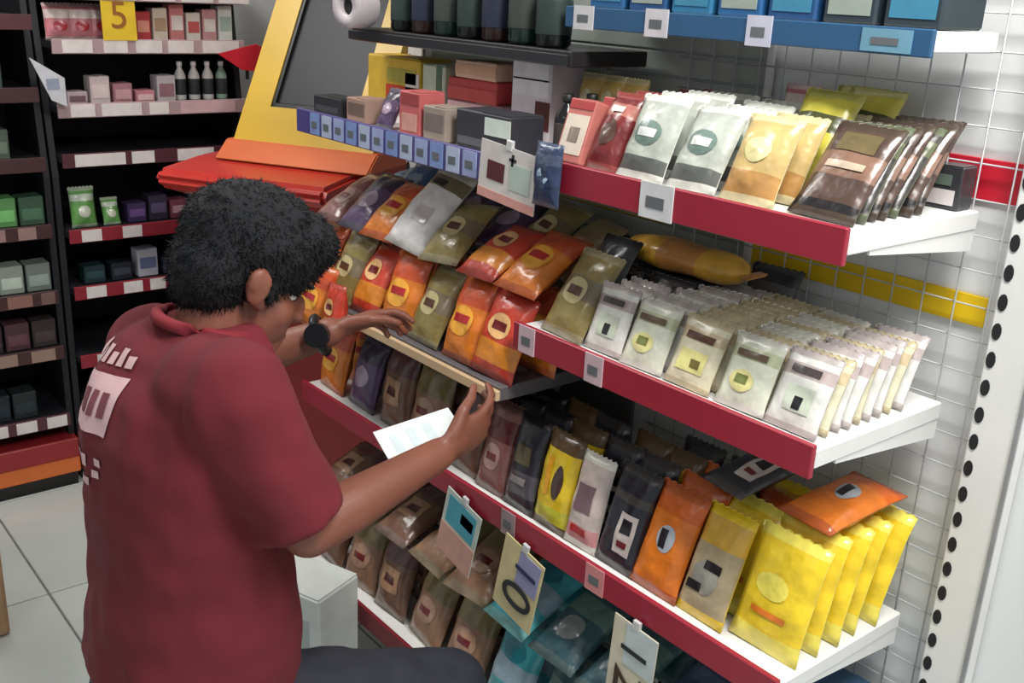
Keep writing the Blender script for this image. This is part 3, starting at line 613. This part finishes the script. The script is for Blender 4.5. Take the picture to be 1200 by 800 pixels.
# green and white goods lower
put_pack('greenmini', (.985, RY+.05, .836), (0, .15, PI/2), 'green and white sachet on the middle rack shelf by the red rail', sc=1.3)
put_pack('greenmini', (1.07, RY+.05, .836), (0, .3, PI/2), 'low green sachet beside the taller green sachet', sc=.9)
for i in range(5):
    rc(1.15+i*.07, .08, .836, (.06, .06, .06+.02*(i % 2)), C_([(60, 44, 84), (46, 40, 60), (120, 60, 80), (40, 50, 60), (70, 60, 90)][i]), [(.1, .9, .3, .7, C_([(110, 80, 140), (90, 80, 110), (190, 150, 160), (90, 100, 110), (130, 120, 150)][i]))], '%s box on the middle rack shelf, %s from the left' % (['violet', 'dark violet', 'plum', 'slate', 'dull violet'][i], wd_[i]))
for i in range(5):
    rc(1.0+i*.085, .07, .6565, (.06, .065, .055+.035*((i+1) % 2 if i > 1 else 0)), C_([(30, 52, 58), (34, 40, 52), (210, 212, 222), (60, 70, 96), (180, 186, 200)][i]), [(.1, .9, .3, .7, C_([(50, 80, 84), (70, 76, 90), (120, 130, 170), (130, 140, 160), (90, 100, 130)][i]))], '%s box on the lower rack shelf, %s from the left' % (['dark teal', 'black', 'white and blue', 'navy', 'pale grey'][i], wd_[i]))
for j, (z, cols_) in enumerate(((1.061, [(110, 120, 104), (84, 96, 84)]), (.861, [(84, 140, 84), (96, 150, 90), (60, 90, 70)]), (.656, [(110, 150, 110), (150, 160, 150), (120, 130, 124)]), (.476, [(60, 44, 54), (84, 56, 62), (60, 50, 50)]), (.251, [(30, 40, 48), (36, 44, 46)]), (1.261, [(120, 126, 116), (60, 80, 74)]), (1.461, [(40, 84, 84), (50, 70, 66)]))):
    for i, c in enumerate(cols_):
        rc(.675+i*.078, .07, z, (.07, .07, .085), C_(c), [(.1, .9, .2, .6, C_(tuple(min(255, int(q*1.35)) for q in c)))], '%s box on the left rack, %s shelf, %s along' % ('dim greenish' if c[1] > c[0] else 'dim reddish', ['third', 'fourth', 'fifth', 'sixth', 'lowest', 'second', 'top'][j], wd_[i]))
# carton shape at the left edge, made up for a tan floor reflection
e = carton((.356, 2.605, 0), (.25, .25, .35), mat((176, 140, 104), rough=.7), [(.3, .7, .3, .6, C_((150, 116, 84)))], 'tan carton shape standing in for a floor reflection at the left edge', 'carton', rz=0)

# ------------------------------------------------------------------ the worker
def ring_capsule(V, Fc, p0, p1, r0, r1, flat0=False, flat1=False, sg=16, ell=(1, 1), up=None):
    p0, p1 = Vector(p0), Vector(p1); d = (p1-p0); Ln = d.length; d.normalize()
    a = (Vector(up) - d*Vector(up).dot(d)).normalized() if up else d.orthogonal().normalized(); b = d.cross(a)
    prof = []
    if not flat0: prof += [(-r0*math.cos(t), r0*math.sin(t)) for t in (0.15, .5, .9, 1.25)]
    prof += [(Ln*t, r0+(r1-r0)*t) for t in (0, .33, .66, 1)]
    if not flat1: prof += [(Ln+r1*math.sin(t), r1*math.cos(t)) for t in (.32, .67, 1.07, 1.42)]
    base = len(V)
    for (x, r) in prof:
        for k_ in range(sg):
            an = 2*PI*k_/sg; V.append(p0 + d*x + a*(r*ell[0]*math.cos(an)) + b*(r*ell[1]*math.sin(an)))
    n = len(prof)
    for i in range(n-1):
        for k_ in range(sg): Fc.append((base+i*sg+k_, base+i*sg+(k_+1) % sg, base+(i+1)*sg+(k_+1) % sg, base+(i+1)*sg+k_))
    Fc.append(tuple(base+k_ for k_ in range(sg))[::-1]); Fc.append(tuple(base+(n-1)*sg+k_ for k_ in range(sg)))
def ellipsoid(V, Fc, c, r, M=None, n=12, sg=18):
    base = len(V); M = M or Matrix.Identity(3); c = Vector(c)
    for i in range(1, n):
        t = PI*i/n
        for k_ in range(sg):
            an = 2*PI*k_/sg; V.append(c + M @ Vector((r[0]*math.sin(t)*math.cos(an), r[1]*math.sin(t)*math.sin(an), r[2]*math.cos(t))))
    for i in range(n-2):
        for k_ in range(sg): Fc.append((base+i*sg+k_, base+(i+1)*sg+k_, base+(i+1)*sg+(k_+1) % sg, base+i*sg+(k_+1) % sg))
    Fc.append(tuple(base+k_ for k_ in range(sg))); Fc.append(tuple(base+(n-2)*sg+k_ for k_ in range(sg))[::-1])
def loft(V, Fc, rings, sg=28):
    """rings: (cx, cy, z, rx, ry, tiltx)"""
    base = len(V)
    for (cx, cy, z, rx, ry) in rings:
        for k_ in range(sg):
            an = 2*PI*k_/sg; ca, sa = math.cos(an), math.sin(an)
            e_ = 2.6; q = (abs(ca)**e_+abs(sa)**e_)**(-1/e_)
            V.append(Vector((cx+rx*ca*q, cy+ry*sa*q, z)))
    n = len(rings)
    for i in range(n-1):
        for k_ in range(sg): Fc.append((base+i*sg+k_, base+i*sg+(k_+1) % sg, base+(i+1)*sg+(k_+1) % sg, base+(i+1)*sg+k_))
    Fc.append(tuple(base+k_ for k_ in range(sg))[::-1]); Fc.append(tuple(base+(n-1)*sg+k_ for k_ in range(sg)))
def fuse(name, V, Fc, vox, m, parent, smooth_it=5, disp=None):
    me = bpy.data.meshes.new(name); me.from_pydata([tuple(v) for v in V], [], Fc); me.update()
    bm = bmesh.new(); bm.from_mesh(me); bmesh.ops.recalc_face_normals(bm, faces=bm.faces[:]); bm.to_mesh(me); bm.free()
    o = bpy.data.objects.new(name, me); COL.objects.link(o)
    md = o.modifiers.new('r', 'REMESH'); md.mode = 'VOXEL'; md.voxel_size = vox
    s = o.modifiers.new('s', 'SMOOTH'); s.factor = .5; s.iterations = smooth_it
    if disp:
        tx = bpy.data.textures.new(name+'_folds', 'CLOUDS'); tx.noise_scale = disp[1]; tx.noise_depth = 1
        dm = o.modifiers.new('d', 'DISPLACE'); dm.texture = tx; dm.strength = disp[0]; dm.mid_level = .5; dm.texture_coords = 'LOCAL'
        s2 = o.modifiers.new('s2', 'SMOOTH'); s2.factor = .5; s2.iterations = 3
    dg = bpy.context.evaluated_depsgraph_get(); nm_ = bpy.data.meshes.new_from_object(o.evaluated_get(dg))
    o.modifiers.clear(); o.data = nm_; bpy.data.meshes.remove(me); nm_.name = name
    nm_.materials.clear(); nm_.materials.append(m); nm_.polygons.foreach_set('use_smooth', [True]*len(nm_.polygons))
    o.parent = parent; o.matrix_parent_inverse = Matrix.Identity(4)
    return o
person = empty('person', (0, 0, 0)); tag(person, 'worker in red t-shirt crouching at the shelves, reaching toward the packs', 'person')
skin = mat((124, 74, 58), rough=.5, var=.08, vscale=14)
PX, PY = .555, 1.40
RS, RE, RW = Vector((.560, 1.225, 1.055)), Vector((.635, 1.195, .845)), Vector((.897, 1.240, .882))
LS, LE, LW = Vector((.565, 1.570, 1.020)), Vector((.690, 1.745, .885)), Vector((.905, 1.605, .985))
HC = Vector((.652, 1.40, 1.182))
Mh = Matrix.Rotation(math.radians(28), 3, 'Y') @ Matrix.Rotation(math.radians(-8), 3, 'Z')     # head bowed forward
def hp(x, y, z): return HC + Mh @ Vector((x, y, z))
V, Fc = [], []
# head
ellipsoid(V, Fc, hp(-.005, 0, .03), (.095, .074, .088), Mh); ellipsoid(V, Fc, hp(.03, 0, -.045), (.062, .058, .075), Mh)
ellipsoid(V, Fc, hp(.06, 0, -.095), (.030, .034, .026), Mh); ellipsoid(V, Fc, hp(.088, 0, -.025), (.020, .014, .024), Mh)
ellipsoid(V, Fc, hp(.098, 0, -.036), (.014, .016, .011), Mh); ellipsoid(V, Fc, hp(.080, 0, -.070), (.016, .026, .007), Mh); ellipsoid(V, Fc, hp(.078, 0, -.083), (.016, .022, .008), Mh)
ellipsoid(V, Fc, hp(.076, 0, .018), (.020, .052, .012), Mh)
for s in (-1, 1):
    ellipsoid(V, Fc, hp(-.008, s*.080, -.012), (.019, .006, .030), Mh @ Matrix.Rotation(s*.3, 3, 'Z')); ellipsoid(V, Fc, hp(-.014, s*.084, -.004), (.013, .006, .020), Mh); ellipsoid(V, Fc, hp(.005, s*.073, -.035), (.012, .007, .012), Mh)
    ellipsoid(V, Fc, hp(.048, s*.032, -.040), (.030, .026, .030), Mh)
ring_capsule(V, Fc, (.575, PY, 1.05), hp(-.02, 0, -.05), .062, .056)
# trunk (inside the clothes)
loft(V, Fc, [(.53, PY, .50, .09, .14), (.535, PY, .65, .09, .135), (.55, PY, .85, .10, .15), (.56, PY, 1.0, .095, .16), (.57, PY, 1.08, .06, .10)])
# arms
for (S_, E_, W_) in ((RS, RE, RW), (LS, LE, LW)):
    ring_capsule(V, Fc, S_, E_, .052, .040); mid = E_.lerp(W_, .3)
    ring_capsule(V, Fc, E_, mid, .040, .041); ring_capsule(V, Fc, mid, W_, .041, .027)
def hand(W_, fwd, palm_n, curl, spread, thumb_side):
    """palm box + four unequal bent fingers + thumb"""
    fwd = fwd.normalized(); palm_n = (palm_n - fwd*palm_n.dot(fwd)).normalized(); sd = fwd.cross(palm_n)*thumb_side
    tips = []
    ring_capsule(V, Fc, W_, W_+fwd*.035, .025, .030, ell=(.62, 1.05), up=palm_n)
    ring_capsule(V, Fc, W_+fwd*.025, W_+fwd*.078, .032, .036, ell=(.42, 1.15), up=palm_n)
    for i, (off, ln) in enumerate(((.030, .072), (.010, .080), (-.011, .074), (-.031, .058))):
        p = W_ + fwd*.088 + sd*off; d = (fwd + sd*off*spread*8).normalized(); a = curl*(.9+.12*i)
        for q, (fr, rr) in enumerate(((.45, .0088), (.32, .0082), (.27, .0074))):
            dd = (d*math.cos(a*(q*.8+.35)) + palm_n*math.sin(a*(q*.8+.35))).normalized(); p2 = p + dd*ln*fr
            ring_capsule(V, Fc, p, p2, rr, rr*.94, sg=10); p = p2
    p = W_ + fwd*.030 + sd*.026; d = (fwd*.75 + sd*.62 + palm_n*.25).normalized()
    p2 = p + d*.042; ring_capsule(V, Fc, p, p2, .013, .0105, sg=10); d2 = (fwd*.95 + sd*.1 + palm_n*.35).normalized()
    p3 = p2 + d2*.030; ring_capsule(V, Fc, p2, p3, .0100, .0088, sg=10); ring_capsule(V, Fc, p3, p3 + (d2*.9+palm_n*.3).normalized()*.024, .0088, .0075, sg=10)
rf = Vector((.93, .12, .22)); hand(RW, rf, Vector((-.10, .85, .25)), .62, .5, 1)
lf_ = Vector((.95, .0, .12)); hand(LW, lf_, Vector((.1, -.55, -.8)), .6, .5, -1)
# legs: right foot planted, left knee down
RHp, RK, RA = Vector((.55, 1.30, .50)), Vector((.93, 1.235, .42)), Vector((.88, 1.24, .09))
LHp, LK, LA = Vector((.55, 1.49, .50)), Vector((.66, 1.52, .07)), Vector((.26, 1.53, .08))
for (A, B, C2) in ((RHp, RK, RA), (LHp, LK, LA)):
    ring_capsule(V, Fc, A, B, .075, .050); ring_capsule(V, Fc, B, B.lerp(C2, .35), .050, .052); ring_capsule(V, Fc, B.lerp(C2, .35), C2, .052, .036)
body = fuse('body', V, Fc, .0048, skin, person, 3)
# shirt
V, Fc = [], []
SHR = [(.525, PY, .545, .150, .195), (.535, PY, .62, .148, .192), (.538, PY, .74, .138, .182), (.540, PY, .86, .135, .182), (.545, PY, .96, .136, .186), (.553, PY, 1.03, .122, .180), (.567, PY, 1.085, .092, .140), (.582, PY, 1.115, .062, .075)]
loft(V, Fc, SHR)
def sleeve(S_, E_, fr, r0, r1):
    ring_capsule(V, Fc, S_, S_.lerp(E_, fr), r0, r1, flat1=True, sg=20)
sleeve(RS+Vector((-.01, .01, 0)), RE, .90, .080, .070); sleeve(LS, LE, .85, .078, .068)
ellipsoid(V, Fc, RS+Vector((-.02, .06, .0)), (.085, .085, .070)); ellipsoid(V, Fc, LS+Vector((-.02, -.06, .0)), (.085, .085, .070))
shirtm = mat((102, 24, 34), rough=.92, bump=.12, bscale=14, var=.08, vscale=7)
shirt = fuse('shirt', V, Fc, .0075, shirtm, person, 6, disp=(.024, .10))
V = []; Fc = []
col_pts = [(.585+.070*math.cos(a), PY+.078*math.sin(a), 1.112+.016*-math.cos(a)) for a in [2*PI*i/24 for i in range(25)]]
tube('collar', col_pts, .010, mat((124, 26, 40), rough=.85, var=.06), person, 8)
# prints on the back of the shirt, laid on the cloth surface
bv = BVHTree.FromPolygons([v.co.copy() for v in shirt.data.vertices], [tuple(p.vertices) for p in shirt.data.polygons])
def back_print(nm, y0, y1, z0, z1, m, off=.002, par=None, nn=10, shear=.16):
    PV, PF = [], []
    for j in range(nn+1):
        for i in range(nn+1):
            y = y0+(y1-y0)*i/nn; z = z0+(z1-z0)*j/nn + (1.47-y)*shear
            h_ = bv.ray_cast(Vector((-.2, y, z)), Vector((1, 0, 0)))
            if h_[0] is None: return None
            p = h_[0] + h_[1]*0 + Vector((-off, 0, 0)); PV.append(p)
    for j in range(nn):
        for i in range(nn): a = j*(nn+1)+i; PF.append((a, a+nn+1, a+nn+2, a+1))
    return mesh(nm, PV, PF, m, par or shirt, smooth=True)
pr = mat((214, 176, 180), rough=.8, var=.06); pd = mat((120, 60, 70), rough=.8, var=.06)
blk = back_print('back_print', 1.375, 1.565, .962, 1.042, pr)
for i in range(5): back_print('print', 1.395+i*.032, 1.395+i*.032+.020, .985, 1.021, pd, .0032, nn=4)
for i in range(6): back_print('print', 1.385+i*.028, 1.385+i*.028+.019, 1.054, 1.054+.016+.008*(i % 2), pr, .0025, nn=4)
for i in range(7):
    a = PI*(i/6); y = 1.465+.075*math.cos(a); z = .922-.040*math.sin(a)
    back_print('print', y-.010, y+.010, z-.006, z+.006, pr, .0025, nn=3)
for i in range(3): back_print('print', 1.425+i*.03, 1.445+i*.03, .910, .929, pr, .0025, nn=3)
# trousers
V, Fc = [], []
loft(V, Fc, [(.52, PY, .40, .135, .165), (.52, PY, .47, .142, .175), (.525, PY, .60, .135, .172)])
for (A, B, C2) in ((RHp, RK, RA), (LHp, LK, LA)):
    ring_capsule(V, Fc, A, B, .100, .068); ring_capsule(V, Fc, B, B.lerp(C2, .93), .068, .055, flat1=True)
trm = mat((32, 35, 46), rough=.8, bump=.2, bscale=12, var=.1)
fuse('trousers', V, Fc, .0085, trm, person, 5, disp=(.014, .06))
# hair: cap of short black hair, open at the face
V, Fc = [], []
ellipsoid(V, Fc, hp(-.012, 0, .045), (.112, .088, .088), Mh); ellipsoid(V, Fc, hp(-.050, 0, -.008), (.066, .078, .082), Mh); ellipsoid(V, Fc, hp(.052, 0, .075), (.062, .074, .046), Mh)
for s in (-1, 1): ellipsoid(V, Fc, hp(.020, s*.066, .005), (.014, .012, .040), Mh)
hairm = mat((13, 16, 22), rough=.85, bump=.35, bscale=260, var=.25, vscale=160)
hair = fuse('hair', V, Fc, .006, hairm, person, 4, disp=(.010, .02))
# short strands standing off the scalp, joined into the hair mesh
hv = [v.co.copy() for v in hair.data.vertices]; hnrm = [v.normal.copy() for v in hair.data.vertices]
hf = [tuple(p.vertices) for p in hair.data.polygons]; nh = len(hv)
for q in range(9000):
    i = random.randrange(nh); n_ = hnrm[i]; p_ = hv[i] - n_*.002
    t_ = (n_*.28 + Vector((random.uniform(-.5, .5), random.uniform(-.5, .5), random.uniform(-.9, .1)))).normalized()
    a_ = t_.orthogonal().normalized()*.0016; b_ = t_.cross(a_)
    m0 = len(hv); hv += [p_+a_, p_-a_*.5+b_*.87, p_-a_*.5-b_*.87, p_+t_*random.uniform(.009, .016)]
    hf += [(m0, m0+1, m0+3), (m0+1, m0+2, m0+3), (m0+2, m0, m0+3)]
hm = bpy.data.meshes.new('hair'); hm.from_pydata([tuple(v) for v in hv], [], hf); hm.materials.append(hairm)
hm.polygons.foreach_set('use_smooth', [True]*len(hf)); hm.update(); hair.data = hm
for s in (-1, 1):
    V, Fc = [], []; ellipsoid(V, Fc, hp(.060, s*.033, -.008), (.012, .014, .008), Mh, 8, 12); mesh('eye', V, Fc, mat((220, 214, 206), rough=.2, var=0), person, smooth=True)
    V, Fc = [], []; ellipsoid(V, Fc, hp(.070, s*.033, -.009), (.004, .006, .006), Mh, 8, 12); mesh('pupil', V, Fc, mat((20, 14, 12), rough=.2, var=0), person, smooth=True)
    V, Fc = [], []; ellipsoid(V, Fc, hp(.080, s*.034, .016), (.008, .024, .005), Mh, 8, 12); mesh('eyebrow', V, Fc, hairm, person, smooth=True)
# watch on the left wrist, shoes
wd2 = (LW-LE).normalized(); wc = LE.lerp(LW, .93)
wa = wd2.orthogonal().normalized(); wb = wd2.cross(wa)
ring = [wc + (wa*math.cos(2*PI*i/20)+wb*math.sin(2*PI*i/20))*.033 for i in range(21)]
wt = tube('watch', ring, .009, mat((18, 18, 22), rough=.4, var=0), person, 8)
V, Fc = [], []; dn = Vector((-.25, -.75, .35)); dn = (dn - wd2*dn.dot(wd2)).normalized()
ring_capsule(V, Fc, wc+dn*.030, wc+dn*.048, .024, .022, flat0=True, flat1=True, sg=18); mesh('watch_case', V, Fc, mat((24, 28, 32), rough=.25, var=0), wt)
for (ank, dr) in ((RA, Vector((1, -.05, 0))), (LA, Vector((-.35, .05, -.9)))):
    V, Fc = [], []; a0 = ank + Vector((0, 0, -.03)) if dr.x > 0 else ank
    ring_capsule(V, Fc, a0 - dr*.04, a0 + dr*.12, .048, .042, ell=(1, .8), up=(0, 0, 1) if dr.x > 0 else (1, 0, 0)); ring_capsule(V, Fc, a0, a0+Vector((0, 0, .05)) if dr.x > 0 else a0-Vector((-.06, 0, 0)), .05, .048)
    fuse('shoe', V, Fc, .006, mat((30, 30, 34), rough=.6), person, 4)
# paper in his right hand
pe = empty('paper', (.925, 1.335, .872), rot=(.25, -.20, -.25)); tag(pe, 'white slip of paper held out at the shelf by the right hand', 'paper')
box('sheet', (-.07, -.045, -.0008), (.07, .045, .0008), C_((222, 230, 230)), pe, bev=0)
for i in range(3): box('print', (-.05+.03*i, -.03, .0008), (-.035+.03*i, .025, .0014), C_((200, 214, 218)), pe, bev=0)
# white carton standing on the floor between the worker and the bottom shelf
carton((.985, 1.865, 0), (.14, .19, .31), mat((206, 212, 208), rough=.6, var=.06), [(.15, .85, .55, .8, C_((170, 178, 176)))], 'plain white carton on the floor between the worker and the bottom shelf', 'carton', rz=.35)
